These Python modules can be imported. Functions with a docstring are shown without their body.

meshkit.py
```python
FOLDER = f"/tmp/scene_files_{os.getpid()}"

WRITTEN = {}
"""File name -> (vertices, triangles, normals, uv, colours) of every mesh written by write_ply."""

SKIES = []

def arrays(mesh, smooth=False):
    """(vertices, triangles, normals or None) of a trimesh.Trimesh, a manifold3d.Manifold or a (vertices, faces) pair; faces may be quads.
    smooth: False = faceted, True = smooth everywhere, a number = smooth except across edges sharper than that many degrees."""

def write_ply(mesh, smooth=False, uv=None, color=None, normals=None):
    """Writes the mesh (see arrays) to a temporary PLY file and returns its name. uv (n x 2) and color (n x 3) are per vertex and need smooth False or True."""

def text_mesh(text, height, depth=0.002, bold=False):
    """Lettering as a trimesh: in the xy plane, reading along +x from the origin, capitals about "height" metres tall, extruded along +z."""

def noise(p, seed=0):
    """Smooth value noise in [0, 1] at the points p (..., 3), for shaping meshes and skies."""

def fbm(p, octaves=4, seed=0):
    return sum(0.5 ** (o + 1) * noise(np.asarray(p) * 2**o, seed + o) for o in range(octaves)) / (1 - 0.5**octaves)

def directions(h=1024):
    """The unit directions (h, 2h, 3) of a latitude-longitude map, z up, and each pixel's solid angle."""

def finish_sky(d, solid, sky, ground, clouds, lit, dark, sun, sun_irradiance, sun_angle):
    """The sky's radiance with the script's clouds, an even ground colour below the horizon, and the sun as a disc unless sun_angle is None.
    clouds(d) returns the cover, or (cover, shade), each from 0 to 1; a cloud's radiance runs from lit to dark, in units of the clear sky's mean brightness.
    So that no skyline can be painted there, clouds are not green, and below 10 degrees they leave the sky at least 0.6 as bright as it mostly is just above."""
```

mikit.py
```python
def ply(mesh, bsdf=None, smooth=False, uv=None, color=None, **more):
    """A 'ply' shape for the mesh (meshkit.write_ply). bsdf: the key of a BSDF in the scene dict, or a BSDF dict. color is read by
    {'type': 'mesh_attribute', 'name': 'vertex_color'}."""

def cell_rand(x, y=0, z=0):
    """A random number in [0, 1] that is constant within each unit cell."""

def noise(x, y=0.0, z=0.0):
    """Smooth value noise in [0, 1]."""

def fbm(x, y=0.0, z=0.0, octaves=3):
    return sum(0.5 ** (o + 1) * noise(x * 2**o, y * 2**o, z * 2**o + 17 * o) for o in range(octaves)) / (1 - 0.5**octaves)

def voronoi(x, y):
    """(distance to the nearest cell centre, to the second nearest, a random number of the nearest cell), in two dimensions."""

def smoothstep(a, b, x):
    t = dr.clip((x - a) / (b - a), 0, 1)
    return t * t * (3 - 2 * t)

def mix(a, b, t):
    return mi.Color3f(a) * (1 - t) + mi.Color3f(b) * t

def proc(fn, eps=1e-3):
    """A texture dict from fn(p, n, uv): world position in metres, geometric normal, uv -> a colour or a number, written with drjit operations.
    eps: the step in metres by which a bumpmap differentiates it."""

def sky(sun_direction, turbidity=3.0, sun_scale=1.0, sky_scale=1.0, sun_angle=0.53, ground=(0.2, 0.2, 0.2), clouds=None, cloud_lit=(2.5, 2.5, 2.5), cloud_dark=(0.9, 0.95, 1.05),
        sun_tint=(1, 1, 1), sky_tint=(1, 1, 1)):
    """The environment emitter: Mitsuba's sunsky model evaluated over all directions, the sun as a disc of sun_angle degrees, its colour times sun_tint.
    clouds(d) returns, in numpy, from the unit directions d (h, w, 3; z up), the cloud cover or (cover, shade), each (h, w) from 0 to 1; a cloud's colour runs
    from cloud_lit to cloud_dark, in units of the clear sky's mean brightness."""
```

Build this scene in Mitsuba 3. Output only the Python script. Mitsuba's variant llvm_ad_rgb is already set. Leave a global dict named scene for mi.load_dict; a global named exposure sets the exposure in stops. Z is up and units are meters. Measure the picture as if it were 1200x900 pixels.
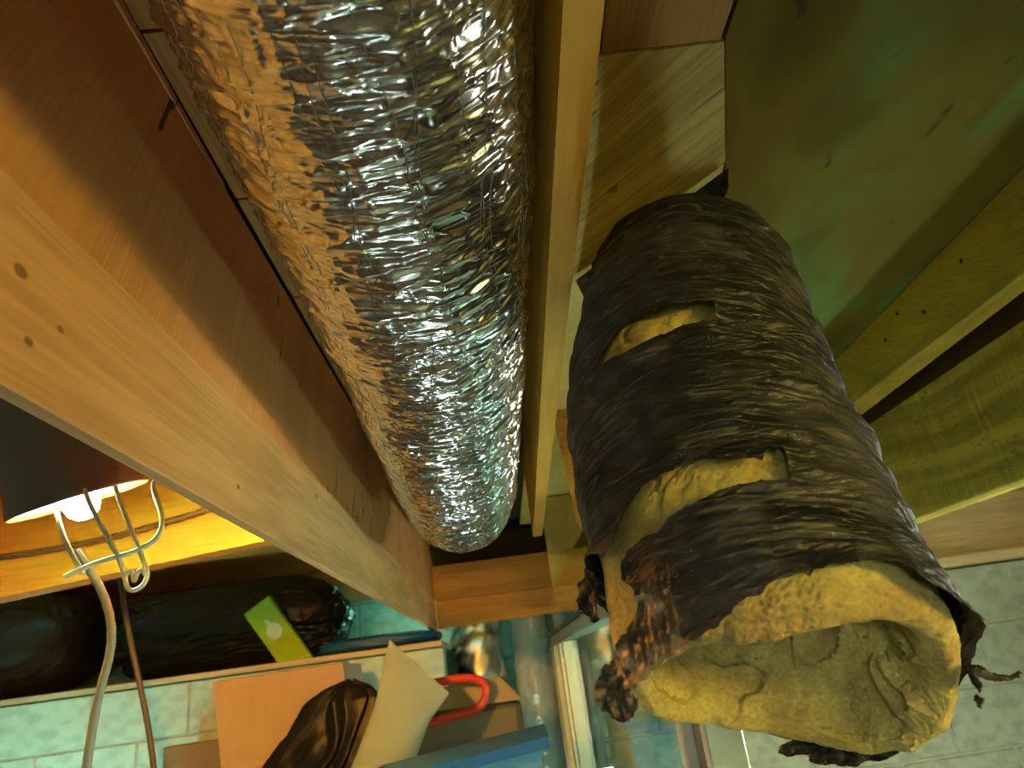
import math
import numpy as np
import trimesh
import manifold3d
import shapely
from shapely.geometry import Polygon, Point
import drjit as dr
import mitsuba as mi
import meshkit
import mikit
from mikit import proc, noise, fbm, smoothstep, mix, voronoi

T = mi.ScalarTransform4f
scene = {"type": "scene"}
labels = {}

# ------------------------------------------------------------------ camera, lights, exposure
exposure = 0.0
FORWARD = (0.05642911, 0.92727938, 0.37009283)
UP = (0.11612873, -0.37426337, 0.92002231)
scene["camera"] = {
    "type": "thinlens", "fov": 71.73, "fov_axis": "x", "near_clip": 0.02, "far_clip": 60.0,
    "aperture_radius": 0.0014, "focus_distance": 0.72,
    "to_world": T().look_at(origin=[0, 0, 0], target=list(FORWARD), up=list(UP)),
}
BULB = (18.0 * 120, 7.2 * 120, 0.9 * 120)       # warm bulb of the work lamp
TUBE_LEFT = (290, 330, 265)                     # yellow-green tube behind the viewer
TUBE_RIGHT = (215, 158, 24)                     # yellowish tube behind the viewer, right
FILL_AHEAD = (25, 34, 27)                       # added cool green fill tube ahead, right of the frame
FILL_SIDE = (72, 74, 52)                        # added white fill tube at the right, to light the pine beam
FILL_LOW = (34, 120, 104)                       # added cool green fill tube low at left, for the low wall
FILL_BENCH = (29, 45, 37)                       # added cool green fill tube under the foil duct, to brighten it
FILL_TABLE = (14, 26, 20)                       # added cool green fill tube on the table, for the foil duct
FILL_CRAWL = (7, 27, 20)                       # added cool green fill tube behind the header, for the upper wall

# ------------------------------------------------------------------ helpers
Y = np.array


def numbered(name):
    k, n = name, 0
    while k in scene or k in labels or any(s.startswith(k + "__") for s in scene):
        n += 1
        k = f"{name}_{n:03d}"
    return k


def add(name, mesh, bsdf, parent=None, smooth=False, label=None, category=None, group=None, kind=None, color=None, **more):
    """One entry of the scene: a thing of one mesh, or a part when parent is given."""
    key = numbered(name if parent is None else parent + "__" + name)
    scene[key] = mikit.ply(mesh, bsdf, smooth=smooth, color=color, **more)
    tag(key, label, category, group, kind)
    return key


def tag(key, label=None, category=None, group=None, kind=None):
    d = {k: v for k, v in (("label", label), ("category", category), ("group", group), ("kind", kind)) if v}
    if d:
        labels[key] = {**labels.get(key, {}), **d}
    return key


def thing(name, label, category, group=None, kind=None):
    key = numbered(name)
    labels[key] = {}
    return tag(key, label, category, group, kind)


def hull(points):
    return trimesh.convex.convex_hull(np.asarray(points, float))


def box(x0, x1, y0, y1, z0, z1, c=0.002):
    """A chamfered box."""
    lo, hi = np.array([x0, y0, z0]), np.array([x1, y1, z1])
    c = min(c, 0.3 * (hi - lo).min())
    pts = []
    for s in np.ndindex(2, 2, 2):
        corner = np.where(np.array(s) == 0, lo, hi)
        inward = np.where(np.array(s) == 0, 1, -1) * c
        for k in range(3):
            p = corner.astype(float).copy()
            for j in range(3):
                if j != k:
                    p[j] += inward[j]
            pts.append(p)
    return hull(pts)


def slab8(bottom, top):
    """A convex solid from two rings of corners."""
    return hull(list(bottom) + list(top))


def rot(mesh, deg, axis, about):
    m = mesh.copy()
    m.apply_transform(trimesh.transformations.rotation_matrix(math.radians(deg), axis, about))
    return m


def smooth_path(pts, n):
    pts = np.asarray(pts, float)
    from scipy.interpolate import CubicSpline
    d = np.concatenate([[0], np.cumsum(np.linalg.norm(np.diff(pts, axis=0), axis=1))])
    return CubicSpline(d, pts)(np.linspace(0, d[-1], n))


def tube(pts, r, k=8, closed=False, caps=True):
    pts = np.asarray(pts, float)
    n = len(pts)
    tg = np.roll(pts, -1, 0) - np.roll(pts, 1, 0) if closed else np.gradient(pts, axis=0)
    tg /= np.linalg.norm(tg, axis=1)[:, None]
    a = np.cross(tg[0], [0.31, 0.2, 0.93])
    a /= np.linalg.norm(a)
    rings = []
    rr = np.broadcast_to(np.asarray(r, float), (n,))
    for i in range(n):
        a = a - tg[i] * (a @ tg[i])
        a /= np.linalg.norm(a)
        b = np.cross(tg[i], a)
        w = np.arange(k) / k * 2 * np.pi
        rings.append(pts[i] + rr[i] * (np.cos(w)[:, None] * a + np.sin(w)[:, None] * b))
    v = np.concatenate(rings)
    f = []
    m = n if closed else n - 1
    i, j = np.meshgrid(np.arange(m), np.arange(k), indexing="ij")
    i2, j2 = (i + 1) % n, (j + 1) % k
    q = np.stack([i * k + j, i * k + j2, i2 * k + j2, i2 * k + j], -1).reshape(-1, 4)
    f = np.vstack([q[:, [0, 1, 2]], q[:, [0, 2, 3]]])
    if caps and not closed:
        v = np.vstack([v, pts[0], pts[-1]])
        c0, c1 = len(v) - 2, len(v) - 1
        jj = np.arange(k)
        f = np.vstack([f, np.stack([np.full(k, c0), (jj + 1) % k, jj], 1), np.stack([np.full(k, c1), (n - 1) * k + jj, (n - 1) * k + (jj + 1) % k], 1)])
    return trimesh.Trimesh(v, f, process=False)


def lathe(profile, k=48, center=(0, 0, 0), axis=(0, 0, 1)):
    """profile: (radius, height) along a closed or open line; revolved about the axis."""
    pr = np.asarray(profile, float)
    w = np.arange(k) / k * 2 * np.pi
    v = np.stack([pr[:, None, 0] * np.cos(w), pr[:, None, 0] * np.sin(w), np.broadcast_to(pr[:, None, 1], (len(pr), k))], -1).reshape(-1, 3)
    i, j = np.meshgrid(np.arange(len(pr) - 1), np.arange(k), indexing="ij")
    j2 = (j + 1) % k
    q = np.stack([i * k + j, i * k + j2, (i + 1) * k + j2, (i + 1) * k + j], -1).reshape(-1, 4)
    m = trimesh.Trimesh(v, np.vstack([q[:, [0, 1, 2]], q[:, [0, 2, 3]]]), process=False)
    m.apply_transform(trimesh.geometry.align_vectors([0, 0, 1], np.asarray(axis, float) / np.linalg.norm(axis)))
    m.apply_translation(center)
    return m


def grid_faces(n, k, wrap=True, keep=None):
    i, j = np.meshgrid(np.arange(n - 1), np.arange(k if wrap else k - 1), indexing="ij")
    j2 = (j + 1) % k
    q = np.stack([i * k + j, i * k + j2, (i + 1) * k + j2, (i + 1) * k + j], -1).reshape(-1, 4)
    if keep is not None:
        q = q[keep.reshape(-1)[q].all(1)]
    f = np.vstack([q[:, [0, 1, 2]], q[:, [0, 2, 3]]])
    return f


def compact(v, f, extra=None):
    used = np.zeros(len(v), bool)
    used[f] = True
    idx = np.cumsum(used) - 1
    return ((v[used], idx[f]), extra[used]) if extra is not None else (v[used], idx[f])


def tri(x):
    """Triangle wave, 0 to 1, period 1."""
    return 1 - np.abs(2 * (x - np.floor(x)) - 1)


def prism(poly, z0, z1):
    if isinstance(poly, (list, tuple)):
        poly = Polygon(poly)
    parts = [trimesh.creation.extrude_polygon(g, z1 - z0, engine="earcut") for g in getattr(poly, "geoms", [poly])]
    m = trimesh.util.concatenate(parts)
    m.apply_translation([0, 0, z0])
    return m


# ------------------------------------------------------------------ materials
def two(b):
    return {"type": "twosided", "bsdf": b}


def rgb(*c):
    return {"type": "rgb", "value": list(c)}


def wood(light, dark, axis, band=30.0, streak=0.0, knots=(), mold=0.0, fine=1.0):
    ax = np.asarray(axis, float) / np.linalg.norm(axis)
    s1 = np.cross(ax, [0.13, 0.31, 0.94])
    s1 /= np.linalg.norm(s1)
    s2 = np.cross(ax, s1)

    def fn(p, n, uv):
        a = p.x * ax[0] + p.y * ax[1] + p.z * ax[2]
        b = p.x * s1[0] + p.y * s1[1] + p.z * s1[2]
        c = p.x * s2[0] + p.y * s2[1] + p.z * s2[2]
        w = fbm(a * 2.2, b * 7, c * 7, octaves=2)
        t = 0.62 * fbm(b * band + w * 2.6, c * band, a * 1.1) + 0.38 * noise(b * 300 + w * 9, c * 300, a * 9)
        col = mix(light, dark, smoothstep(0.3, 0.72, t) * fine)
        blot = fbm(a * 5, b * 9 + 3, c * 9, octaves=3)
        col = col * (0.84 + 0.32 * blot)
        if streak > 0:
            k = smoothstep(0.77, 0.84, noise(a * 30, b * 130, c * 130)) * smoothstep(0.5, 0.62, fbm(a * 7 + 5, b * 12, c * 12, octaves=2))
            col = col * (1 - streak * k)
        for (kx, ky, kz, kr) in knots:
            q = mi.Vector3f(p.x - kx, p.y - ky, p.z - kz)
            al = (q.x * ax[0] + q.y * ax[1] + q.z * ax[2]) / 1.6
            bb = q.x * s1[0] + q.y * s1[1] + q.z * s1[2]
            cc = q.x * s2[0] + q.y * s2[1] + q.z * s2[2]
            d = dr.sqrt(al * al + bb * bb + cc * cc) * (0.8 + 0.5 * noise(p.y * 160, p.z * 160))
            col = mix(col, [dark[0] * 0.45, dark[1] * 0.32, dark[2] * 0.25], (1 - smoothstep(kr * 0.55, kr * 1.15, d)) * 0.85)
        return col

    return fn


def wood_bsdf(key, fn, rough=0.62, spec=0.35):
    scene[key] = {"type": "principled", "base_color": proc(fn), "roughness": rough, "specular": spec}


KNOTS = [(-0.300, 0.428, 0.297, 0.0062), (-0.300, 0.445, 0.251, 0.0042), (-0.300, 0.478, 0.277, 0.003), (-0.300, 0.86, 0.25, 0.004), (-0.300, 1.257, 0.33, 0.005)]
wood_bsdf("pine_beam", wood((0.80, 0.44, 0.22), (0.62, 0.31, 0.14), (0, 1, 0), band=34, fine=0.8, knots=KNOTS), rough=0.5)
wood_bsdf("brown_joist", wood((0.74, 0.35, 0.14), (0.52, 0.23, 0.085), (0, 0.35, 1), band=9, streak=0.85, fine=0.5), rough=0.6)
wood_bsdf("thin_joist", wood((0.66, 0.37, 0.06), (0.52, 0.27, 0.035), (0, 1, 0), band=40, fine=0.6))
wood_bsdf("cross_pine", wood((0.90, 0.33, 0.065), (0.72, 0.24, 0.04), (1, 0, 0), band=26))
wood_bsdf("orange_board", wood((0.50, 0.27, 0.075), (0.36, 0.18, 0.045), (0, 1, 0), band=26))
wood_bsdf("diagonal_board", wood((0.74, 0.58, 0.22), (0.50, 0.37, 0.12), (0.60, -0.80, 0), band=55, streak=0.5), rough=0.75)
wood_bsdf("olive_board", wood((0.54, 0.36, 0.04), (0.40, 0.26, 0.026), (0.25, 1, 0.4), band=28, fine=0.8))
wood_bsdf("light_olive", wood((0.80, 0.62, 0.20), (0.62, 0.46, 0.13), (0.25, 1, 0.4), band=28, fine=0.6))
wood_bsdf("pale_board", wood((0.52, 0.42, 0.26), (0.40, 0.30, 0.17), (1, 0, 0), band=22))


def plywood(p, n, uv):
    w = fbm(p.x * 3, p.y * 3, octaves=2)
    g = fbm(p.x * 11 + w * 3, p.y * 5, p.z * 3)
    col = mix([0.23, 0.16, 0.028], [0.16, 0.11, 0.018], smoothstep(0.3, 0.7, g))
    # pale green clouds of fine specks, towards the right
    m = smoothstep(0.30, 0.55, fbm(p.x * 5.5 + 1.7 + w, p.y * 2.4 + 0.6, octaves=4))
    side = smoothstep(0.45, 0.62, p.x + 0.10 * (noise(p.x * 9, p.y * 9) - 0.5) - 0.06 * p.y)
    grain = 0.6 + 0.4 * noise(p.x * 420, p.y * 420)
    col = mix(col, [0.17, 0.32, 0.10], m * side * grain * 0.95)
    dark = smoothstep(0.80, 0.86, fbm(p.x * 22, p.y * 12 + 3, octaves=3))
    return mix(col, [0.08, 0.055, 0.02], dark * 0.8)


wood_bsdf("speckled_plywood", plywood, rough=0.8, spec=0.2)


def girder(p, n, uv):
    t = fbm(p.z * 40 + 2 * noise(p.y * 3), p.x * 40, p.y * 1.5)
    saw = noise(p.y * 210 + 1.5 * noise(p.z * 14), p.z * 9, p.x * 9)
    col = mix([0.56, 0.40, 0.065], [0.32, 0.22, 0.035], smoothstep(0.3, 0.7, 0.72 * t + 0.28 * saw))
    chip = smoothstep(0.72, 0.80, noise(p.y * 90, p.z * 260, p.x * 200)) * smoothstep(0.4, 0.6, fbm(p.y * 14, p.z * 20))
    col = mix(col, [0.10, 0.07, 0.015], chip * 0.35)
    return col * (0.7 + 0.55 * fbm(p.x * 9, p.y * 9, p.z * 14, octaves=4))


scene["rough_girder"] = {"type": "bumpmap", "arbitrary": proc(lambda p, n, uv: 0.6 * noise(p.y * 210 + 1.5 * noise(p.z * 14), p.z * 9, p.x * 9) + 0.4 * noise(p.x * 300, p.y * 90, p.z * 300)),
                         "scale": 0.0012, "bsdf": {"type": "principled", "base_color": proc(girder), "roughness": 0.8, "specular": 0.2}}


def paint(p, n, uv):
    g = fbm(p.x * 30, p.y * 30, p.z * 30, octaves=4)
    return mix([0.46, 0.62, 0.52], [0.37, 0.50, 0.42], smoothstep(0.35, 0.75, g))


scene["block_paint"] = {"type": "bumpmap", "arbitrary": proc(lambda p, n, uv: fbm(p.x * 190, p.y * 190, p.z * 190, octaves=2)), "scale": 0.0016,
                        "bsdf": {"type": "principled", "base_color": proc(paint), "roughness": 0.55, "specular": 0.4}}
scene["grey_paint"] = {"type": "principled", "base_color": proc(lambda p, n, uv: mix([0.36, 0.43, 0.40], [0.27, 0.33, 0.30], smoothstep(0.35, 0.75, fbm(p.x * 30, p.y * 30, p.z * 30, octaves=4)))), "roughness": 0.6, "specular": 0.3}
scene["painted_wall"] = two({"type": "diffuse", "reflectance": proc(paint)})
scene["mortar"] = two({"type": "diffuse", "reflectance": rgb(0.40, 0.40, 0.37)})
scene["concrete"] = two({"type": "diffuse", "reflectance": proc(lambda p, n, uv: mix([0.05, 0.046, 0.04], [0.03, 0.028, 0.025], fbm(p.x * 6, p.y * 6, p.z * 6, octaves=4)))})
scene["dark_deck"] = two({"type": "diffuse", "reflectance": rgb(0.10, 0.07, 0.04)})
scene["foil"] = two({"type": "roughconductor", "material": "Al", "alpha": 0.045, "distribution": "ggx"})
scene["thread"] = {"type": "principled", "base_color": rgb(0.30, 0.29, 0.27), "roughness": 0.25, "metallic": 0.6}


def jacket_color(p, n, uv):
    line = smoothstep(0.80, 0.97, 1 - dr.abs(2 * noise(uv.x * 240 + uv.y * 18 + 1.2 * noise(uv.x * 60, uv.y * 25), uv.y * 26) - 1)) * smoothstep(0.42, 0.62, fbm(p.x * 28, p.y * 28, p.z * 28))
    dust = fbm(p.x * 60, p.y * 60, p.z * 60, octaves=4)
    speck = smoothstep(0.86, 0.93, noise(p.x * 900, p.y * 900, p.z * 900))
    patch = smoothstep(0.52, 0.68, fbm(p.x * 13 + 4, p.y * 13, p.z * 13, octaves=3))
    col = mix([0.009, 0.010, 0.015], [0.024, 0.025, 0.037], smoothstep(0.4, 0.75, dust))
    col = mix(col, [0.09, 0.088, 0.11], patch * 0.30)
    col = mix(col, [0.13, 0.125, 0.12], line * 0.55)              # dust in the creases
    return mix(col, [0.42, 0.40, 0.33], speck * 0.5 * smoothstep(0.45, 0.6, dust))


def jacket_bump(p, n, uv):
    """Fine creases of the film, in millimetres along (x) and around (y) the duct."""
    w = 0.9 * noise(uv.x * 60, uv.y * 25)
    c1 = 1 - dr.abs(2 * noise(uv.x * 190 + uv.y * 22 + w, uv.y * 20) - 1)
    c2 = 1 - dr.abs(2 * noise(uv.x * 330 - uv.y * 60 + 2 * w, uv.y * 45 + 7) - 1)
    return 0.55 * c1 * c1 * c1 + 0.30 * c2 * c2 + 0.15 * noise(uv.x * 900, uv.y * 500)


scene["old_plastic"] = two({"type": "bumpmap", "arbitrary": proc(jacket_bump, eps=4e-4), "scale": 0.0030,
                            "bsdf": {"type": "principled", "base_color": proc(jacket_color), "roughness": 0.46, "specular": 0.40}})


def burnt_color(p, n, uv):
    d = fbm(p.x * 90, p.y * 90, p.z * 90, octaves=4)
    return mix([0.055, 0.046, 0.038], [0.34, 0.29, 0.24], smoothstep(0.45, 0.75, d))


scene["torn_plastic"] = two({"type": "bumpmap", "arbitrary": proc(lambda p, n, uv: fbm(p.x * 220, p.y * 220, p.z * 220, octaves=3)), "scale": 0.0025,
                             "bsdf": {"type": "principled", "base_color": proc(burnt_color), "roughness": 0.5, "specular": 0.4}})


def wool(p, n, uv):
    g = fbm(p.x * 34, p.y * 34, p.z * 34, octaves=4)
    f = noise(p.x * 420 + 6 * noise(p.y * 50), p.y * 420, p.z * 420)
    col = mix([0.64, 0.52, 0.18], [0.47, 0.35, 0.13], smoothstep(0.35, 0.7, g))
    stain = smoothstep(0.50, 0.66, fbm(p.x * 15 + 9, p.y * 15, p.z * 15, octaves=3))
    col = mix(col, [0.40, 0.26, 0.12], stain * 0.65)
    dot = smoothstep(0.88, 0.93, noise(p.x * 170, p.y * 170, p.z * 170))
    return mix(col * (0.82 + 0.34 * f), [0.16, 0.10, 0.04], dot * 0.5)


scene["charred_plastic"] = two({"type": "principled", "base_color": proc(lambda p, n, uv: mix([0.012, 0.011, 0.010], [0.085, 0.070, 0.055], smoothstep(0.45, 0.75, fbm(p.x * 120, p.y * 120, p.z * 120, octaves=3)))), "roughness": 0.55, "specular": 0.3})

scene["glass_wool"] = two({"type": "bumpmap", "arbitrary": proc(lambda p, n, uv: 0.6 * fbm(p.x * 60, p.y * 60, p.z * 60, octaves=3) + 0.4 * noise(p.x * 500, p.y * 500, p.z * 500)), "scale": 0.0075,
                           "bsdf": {"type": "principled", "base_color": proc(wool), "roughness": 0.95, "specular": 0.05, "sheen": 0.3}})
scene["hood_enamel"] = two({"type": "principled", "base_color": rgb(0.13, 0.10, 0.085), "roughness": 0.35, "specular": 0.5})
scene["hood_inside"] = two({"type": "principled", "base_color": rgb(0.85, 0.83, 0.78), "roughness": 0.25, "metallic": 0.3})
scene["zinc_wire"] = {"type": "principled", "base_color": rgb(0.92, 0.90, 0.84), "roughness": 0.4, "metallic": 0.15}
scene["socket_black"] = {"type": "principled", "base_color": rgb(0.03, 0.03, 0.03), "roughness": 0.4}
scene["grey_cord"] = {"type": "principled", "base_color": rgb(0.40, 0.36, 0.31), "roughness": 0.45}
scene["dark_cord"] = {"type": "principled", "base_color": rgb(0.055, 0.052, 0.048), "roughness": 0.5}
scene["black_film"] = two({"type": "principled", "base_color": rgb(0.008, 0.009, 0.009), "roughness": 0.24, "specular": 0.4})
scene["sack_film"] = two({"type": "principled", "base_color": rgb(0.005, 0.007, 0.011), "roughness": 0.36, "specular": 0.12})
scene["pipe_foil"] = two({"type": "roughconductor", "material": "Al", "alpha": 0.22})
scene["brown_film"] = two({"type": "principled", "base_color": rgb(0.030, 0.020, 0.014), "roughness": 0.55, "specular": 0.3})
scene["card"] = {"type": "principled", "base_color": proc(lambda p, n, uv: mix([0.45, 0.37, 0.27], [0.40, 0.32, 0.23], fbm(p.x * 50, p.y * 8, p.z * 8))), "roughness": 0.8, "specular": 0.15}
scene["dark_card"] = {"type": "principled", "base_color": rgb(0.24, 0.15, 0.07), "roughness": 0.8, "specular": 0.15}
scene["green_card"] = {"type": "principled", "base_color": rgb(0.36, 0.55, 0.015), "roughness": 0.18, "specular": 0.6}
scene["pale_print"] = {"type": "principled", "base_color": rgb(0.62, 0.74, 0.45), "roughness": 0.3}
scene["blue_plastic"] = two({"type": "principled", "base_color": rgb(0.008, 0.085, 0.38), "roughness": 0.4, "specular": 0.35})
scene["pale_blue"] = two({"type": "principled", "base_color": rgb(0.07, 0.24, 0.46), "roughness": 0.4})
scene["clear_sleeve"] = {"type": "principledthin", "base_color": rgb(0.46, 0.62, 0.68), "roughness": 0.25, "spec_trans": 0.15, "diff_trans": 0.8, "eta": 1.45}
scene["red_plastic"] = {"type": "principled", "base_color": rgb(0.55, 0.05, 0.04), "roughness": 0.3}
scene["tan_plastic"] = {"type": "principled", "base_color": rgb(0.30, 0.27, 0.20), "roughness": 0.5}
scene["grey_case"] = {"type": "principled", "base_color": rgb(0.12, 0.115, 0.09), "roughness": 0.45}
scene["aluminium"] = two({"type": "principled", "base_color": rgb(0.66, 0.68, 0.64), "roughness": 0.3, "metallic": 0.75})
scene["frame_paint"] = two({"type": "principled", "base_color": rgb(0.30, 0.36, 0.27), "roughness": 0.45})
scene["pane_glass"] = {"type": "thindielectric", "int_ior": 1.52, "specular_transmittance": rgb(0.62, 0.93, 0.84)}
scene["frosted_film"] = two({"type": "principled", "base_color": rgb(0.42, 0.47, 0.42), "roughness": 0.18, "specular": 0.7})
scene["nail_iron"] = {"type": "principled", "base_color": rgb(0.05, 0.035, 0.025), "roughness": 0.6}
scene["lamp_body"] = {"type": "diffuse", "reflectance": rgb(0.3, 0.3, 0.3)}

# ------------------------------------------------------------------ the shell of the room
FLOOR = -1.75
SUB = 0.66
add("floor", box(-4.2, 3.4, -3.2, 4.5, FLOOR - 0.1, FLOOR), "concrete", kind="structure")
add("ceiling", box(-4.2, 3.4, -3.2, 4.5, 0.72, 0.78), "dark_deck", kind="structure")
add("wall_left", box(-4.2, -4.1, -3.2, 4.5, FLOOR, 0.72), "painted_wall", kind="structure")
add("wall_near", box(-4.2, 3.4, -3.2, -3.1, FLOOR, 0.72), "painted_wall", kind="structure")
add("wall_right", box(3.3, 3.4, -3.2, 4.5, FLOOR, 0.72), "concrete", kind="structure")


def block_wall(key, x0, x1, yf, z_top, rows, first, depth=0.09, paint_key="block_paint"):
    """Painted concrete blocks, each with its own edges, proud of the mortar bed behind them."""
    ply_cache = {}
    for r in range(rows):
        zt = z_top - 0.2 * r
        x = x0 - (0.2 if (r + first) % 2 else 0.0)
        while x < x1 - 0.02:
            a, b = max(x + 0.004, x0), min(x + 0.396, x1)
            if b - a > 0.03:
                k = add("block", box(a, b, yf - 0.006, yf + depth, zt - 0.196, zt - 0.004, 0.004), paint_key, parent=key)
            x += 0.4


TABLE = -0.50
wb = add("wall_back", box(-4.1, -0.25, 3.2, 3.34, FLOOR, 0.122, 0.001), "mortar", kind="structure")
block_wall(wb, -2.9, -0.25, 3.2, 0.126, 4, 0)
wu = add("wall_back_upper", box(-4.1, 3.3, 4.3, 4.42, FLOOR, 0.72, 0.001), "mortar", kind="structure")
block_wall(wu, -2.4, 0.8, 4.3, 0.657, 4, 1)
wr = add("wall_front_right", box(0.30, 3.3, 2.7, 2.84, FLOOR, 0.13, 0.001), "mortar", kind="structure")
block_wall(wr, 0.30, 2.7, 2.7, 0.134, 5, 0, paint_key="grey_paint")
add("wall_return", box(0.35, 0.45, 2.85, 4.42, FLOOR, 0.13), "mortar", kind="structure")
led = add("trim_1", box(-4.1, -0.25, 3.17, 4.29, 0.128, 0.15, 0.002), "pale_board", kind="structure")
labels[led]["label"] = "tan board ledge along the top of the low block wall"

# sub-floor above the bays, plank by plank
PIPE_TOP = Point(0.355, 1.155)
hole = shapely.affinity.rotate(shapely.affinity.scale(PIPE_TOP.buffer(0.098, 32), 1.0, 1.45), -31, origin=PIPE_TOP)


def deck(poly, bsdf, z0=SUB, cut=True, name="plank"):
    g = Polygon(poly)
    if cut:
        g = g.difference(hole)
    return add(name, prism(g, z0, z0 + 0.02), bsdf, parent="ceiling")


deck([(0.174, 0.05), (0.343, 0.05), (0.343, 0.630), (0.199, 0.634)], "orange_board", SUB + 0.001)
deck([(0.180, 0.6385), (0.3475, 0.6310), (0.4165, 0.859), (0.182, 1.1855)], "diagonal_board", SUB - 0.002)
sheet = deck([(0.3445, 0.05), (1.06, 0.05), (1.06, 2.66), (0.60, 2.66), (0.50, 1.30), (0.419, 0.860), (0.3495, 0.630)], "speckled_plywood", SUB + 0.002)
tag(sheet, "sheet of plywood with pale green speckled clouds")
deck([(0.16, 1.22), (0.1975, 1.171), (0.4175, 0.864), (0.497, 1.30), (0.598, 2.66), (0.70, 3.58), (0.16, 3.58)], "light_olive", SUB + 0.004)
for i in range(16):                                               # boards over the duct's bay and the lamp's bay
    y0 = -0.3 + 0.285 * i
    if i < 7:
        deck([(-0.30, y0), (0.098, y0), (0.098, y0 + 0.28), (-0.30, y0 + 0.28)], "orange_board", SUB + 0.003, cut=False)
    deck([(-2.6, y0), (-0.345, y0), (-0.345, y0 + 0.28), (-2.6, y0 + 0.28)], "cross_pine", SUB, cut=False)

# ------------------------------------------------------------------ beams and joists
pine = thing("pine_beam", "pale pine beam with brown knots at left, below a dark brown joist", "beam")
add("timber", box(-0.316, -0.300, -1.6, 3.60, 0.2115, 0.3605, 0.0015), "pine_beam", parent=pine)
add("floor_joist", box(-0.342, -0.304, -1.6, 3.60, 0.361, 0.659, 0.002), "brown_joist",
    label="dark brown floor joist with black streaks on the pale pine beam at left", category="joist")
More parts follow.
